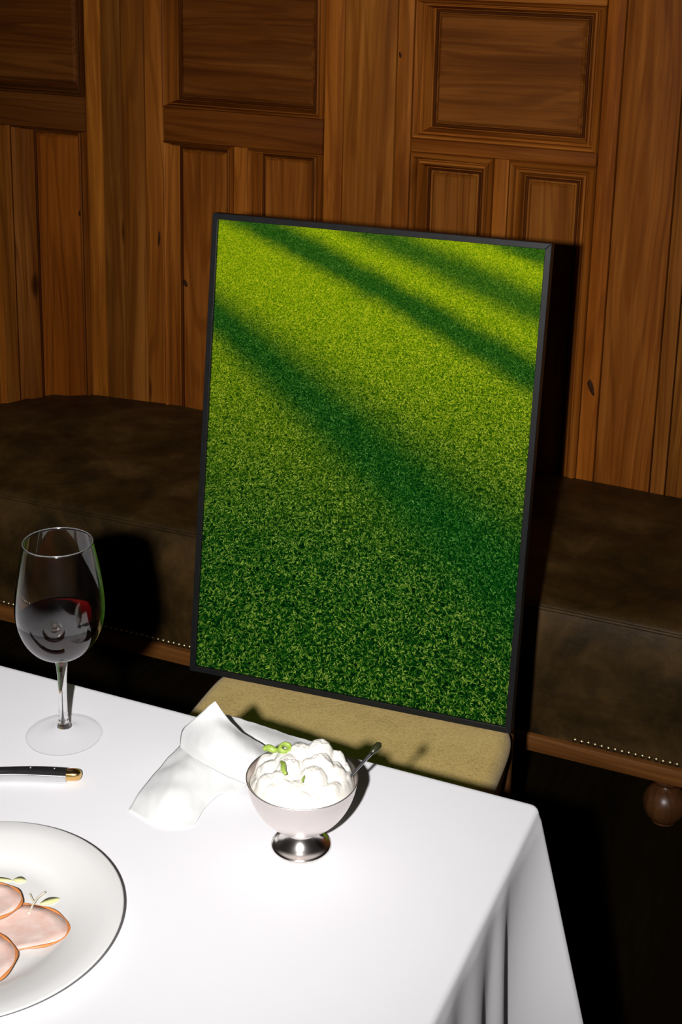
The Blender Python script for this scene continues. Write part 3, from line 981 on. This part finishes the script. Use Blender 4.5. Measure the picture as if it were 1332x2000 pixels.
def slice_(name, cx, cy, a, b, ang, z, seed, label, curl=.002, notch=0):
    root = empty(name, (cx, cy, PC[2]+.0045+z))
    tag(root, label, 'ham slice', 'ham slices on the plate')
    n = 72
    def edge(t):
        w = 1+.06*math.sin(2*t+seed)+.04*math.sin(3*t+seed*2)+.02*math.sin(5*t+seed*3)
        x, y = a*w*math.cos(t), b*w*math.sin(t)
        return (x*math.cos(ang)-y*math.sin(ang), x*math.sin(ang)+y*math.cos(ang))
    vs, fs = [], []
    def zz(x, y, q): return curl*q*q + .0011*(noise.noise(Vector((x*60+seed, y*60, seed)))+.3)
    rings = []
    for layer in (0, 1):
        for q in ((0.25, .5, .75, 1) if layer == 0 else (1, .75, .5, .25)):
            r = []
            for i in range(n):
                x, y = edge(2*math.pi*i/n); x *= q; y *= q
                r.append(len(vs)); vs.append((x, y, zz(x, y, q)+(.0009 if layer == 0 else -.0001)))
            rings.append(r)
    for p, q in zip(rings, rings[1:]):
        for i in range(n): fs.append((p[i], p[(i+1) % n], q[(i+1) % n], q[i]))
    fs.append(tuple(rings[0])[::-1]); fs.append(tuple(rings[-1]))
    py_obj('meat', vs, fs, ham_m, root)
    pts = []
    for i in range(n+1):
        x, y = edge(2*math.pi*i/n); pts.append((x, y, zz(x, y, 1)+.0005))
    v, f = tube_geo(pts, [.0009+.0004*math.sin(i*.7+seed) for i in range(n+1)], 8, False)
    py_obj('rind', v, f, rind_m, root)
slice_('ham_slice', -.616, .803, .043, .030, R(20), .0006, 1.0, 'largest pink ham slice lying across the middle of the white plate', .0012)
slice_('ham_slice', -.652, .815, .031, .0235, R(25), .0042, 3.0, 'small round ham slice on the back left of the largest slice', .003)
slice_('ham_slice', -.616, .757, .032, .030, R(60), .0046, 5.2, 'pink ham slice overlapping the front edge of the largest slice', .002)

def flake(x, y, ln, wd, ang, label, mat=leaf_m):
    vs, fs = [], []
    n = 10
    for i in range(n+1):
        t = i/n
        w = wd*math.sin(math.pi*min(.98, max(.02, t)))**.7
        zc = .0004+.0006*math.sin(math.pi*t)
        for s, dz in ((-1, .0002), (0, .0006), (1, .0002), (0, -.0003)):
            vs.append(((t-.5)*ln, s*w/2, zc+dz))
    for i in range(n):
        for k in range(4):
            l = (k+1) % 4
            fs.append((i*4+k, i*4+l, i*4+4+l, i*4+4+k))
    fs.append((0, 1, 2, 3)[::-1]); fs.append(tuple(n*4+k for k in range(4)))
    o = py_obj('herb_leaf', vs, fs, mat, None, True, None, (x, y, PC[2]+.0043))
    o.rotation_euler = (0, 0, ang)
    tag(o, label, 'herb leaf')
flake(-.608, .845, .017, .0085, R(50), 'yellow green leaf flake beside the largest ham slice')
flake(-.647, .857, .011, .008, R(20), 'pale yellow leaf flake farthest back on the white plate')
flake(-.663, .850, .024, .006, R(20), 'faint pale leaf flake at the left edge behind the small ham slice')
stp = empty('herb_sprig', (-.617, .838, PC[2]+.0062))
tag(stp, 'thin pale forked sprig resting between ham slices and plate rim', 'herb sprig')
v, f = tube_geo(catmull([(.004, -.016, .0012), (.001, -.006, .0015), (-.001, .004, .0010), (-.0005, .014, -.0004)], 5), .0009, 8)
py_obj('stalk', v, f, stalk_m, stp)
v, f = tube_geo(catmull([(.0005, -.003, .0014), (-.006, .002, .0010), (-.010, .006, .0002)], 5), .0007, 8)
py_obj('twig', v, f, stalk_m, stp)

# ------------------------------------------------------------------ table knife
kd = Vector((-.0715, -.0325, 0)).normalized()
kn = empty('table_knife', (-.684, 1.0085, TZ+.0008), math.atan2(kd.y, kd.x))
tag(kn, 'black handled table knife with brass end cap beside the plate', 'knife')
def sect(name, xs, mat, parent=kn, ex=.55):
    """loft of rounded sections: (x, yc, half width, z centre, half height)"""
    vs, fs = [], []
    S = 20
    for x, yc, hy, zc, hz in xs:
        for k in range(S):
            a = 2*math.pi*k/S
            c, s = math.cos(a), math.sin(a)
            vs.append((x, yc+hy*math.copysign(abs(c)**ex, c), zc+hz*math.copysign(abs(s)**ex, s)))
    for i in range(len(xs)-1):
        for k in range(S):
            l = (k+1) % S
            fs.append((i*S+k, i*S+l, (i+1)*S+l, (i+1)*S+k))
    fs.append(tuple(range(S))[::-1]); fs.append(tuple((len(xs)-1)*S+k for k in range(S)))
    return py_obj(name, vs, fs, mat, parent, angle=50)
sect('end_cap', [(.0, .000, .0018, .006, .0016), (.001, .000, .0042, .006, .0036), (.0035, 0, .0056, .006, .0050), (.008, 0, .0060, .0061, .0054), (.0140, 0, .0058, .0061, .0052)], brass, ex=.8)
def hy(x): return .0055+.0012*math.cos((x-.03)*70)*.6
xs = [.0141+i*.0075 for i in range(13)]
cv = lambda x: -.0022*math.sin((x-.014)/.09*math.pi*1.15)
khandle = sect('handle', [(x, cv(x)-.0012, hy(x)*.88, .0062, .0052) for x in xs], black_horn, ex=.7)
sect('liner', [(x, cv(x)+hy(x)*.88-.0006, .0011, .0046, .0034) for x in xs], steel, ex=.7)
for xr in (.026, .049, .088):
    rv = lathe('rivet', [(0, -.001), (.0012, -.001), (.0012, .0004), (.0008, .0008), (0, .0010)], steel, khandle, 16)
    rv.location = (xr, cv(xr)-.0014, .0110)
sect('bolster', [(.1043, 0, .0056, .0062, .0048), (.112, 0, .0060, .0062, .0048), (.124, 0, .0046, .006, .0034), (.130, 0, .0050, .0058, .0016)], steel, ex=.7)
sect('blade', [(.1305, 0, .0075, .0058, .0011), (.16, .0005, .0082, .0055, .0009), (.20, .0008, .0080, .0045, .0008), (.225, -.001, .0055, .0035, .0006), (.240, -.0045, .0012, .0028, .0004)], steel, ex=.9)
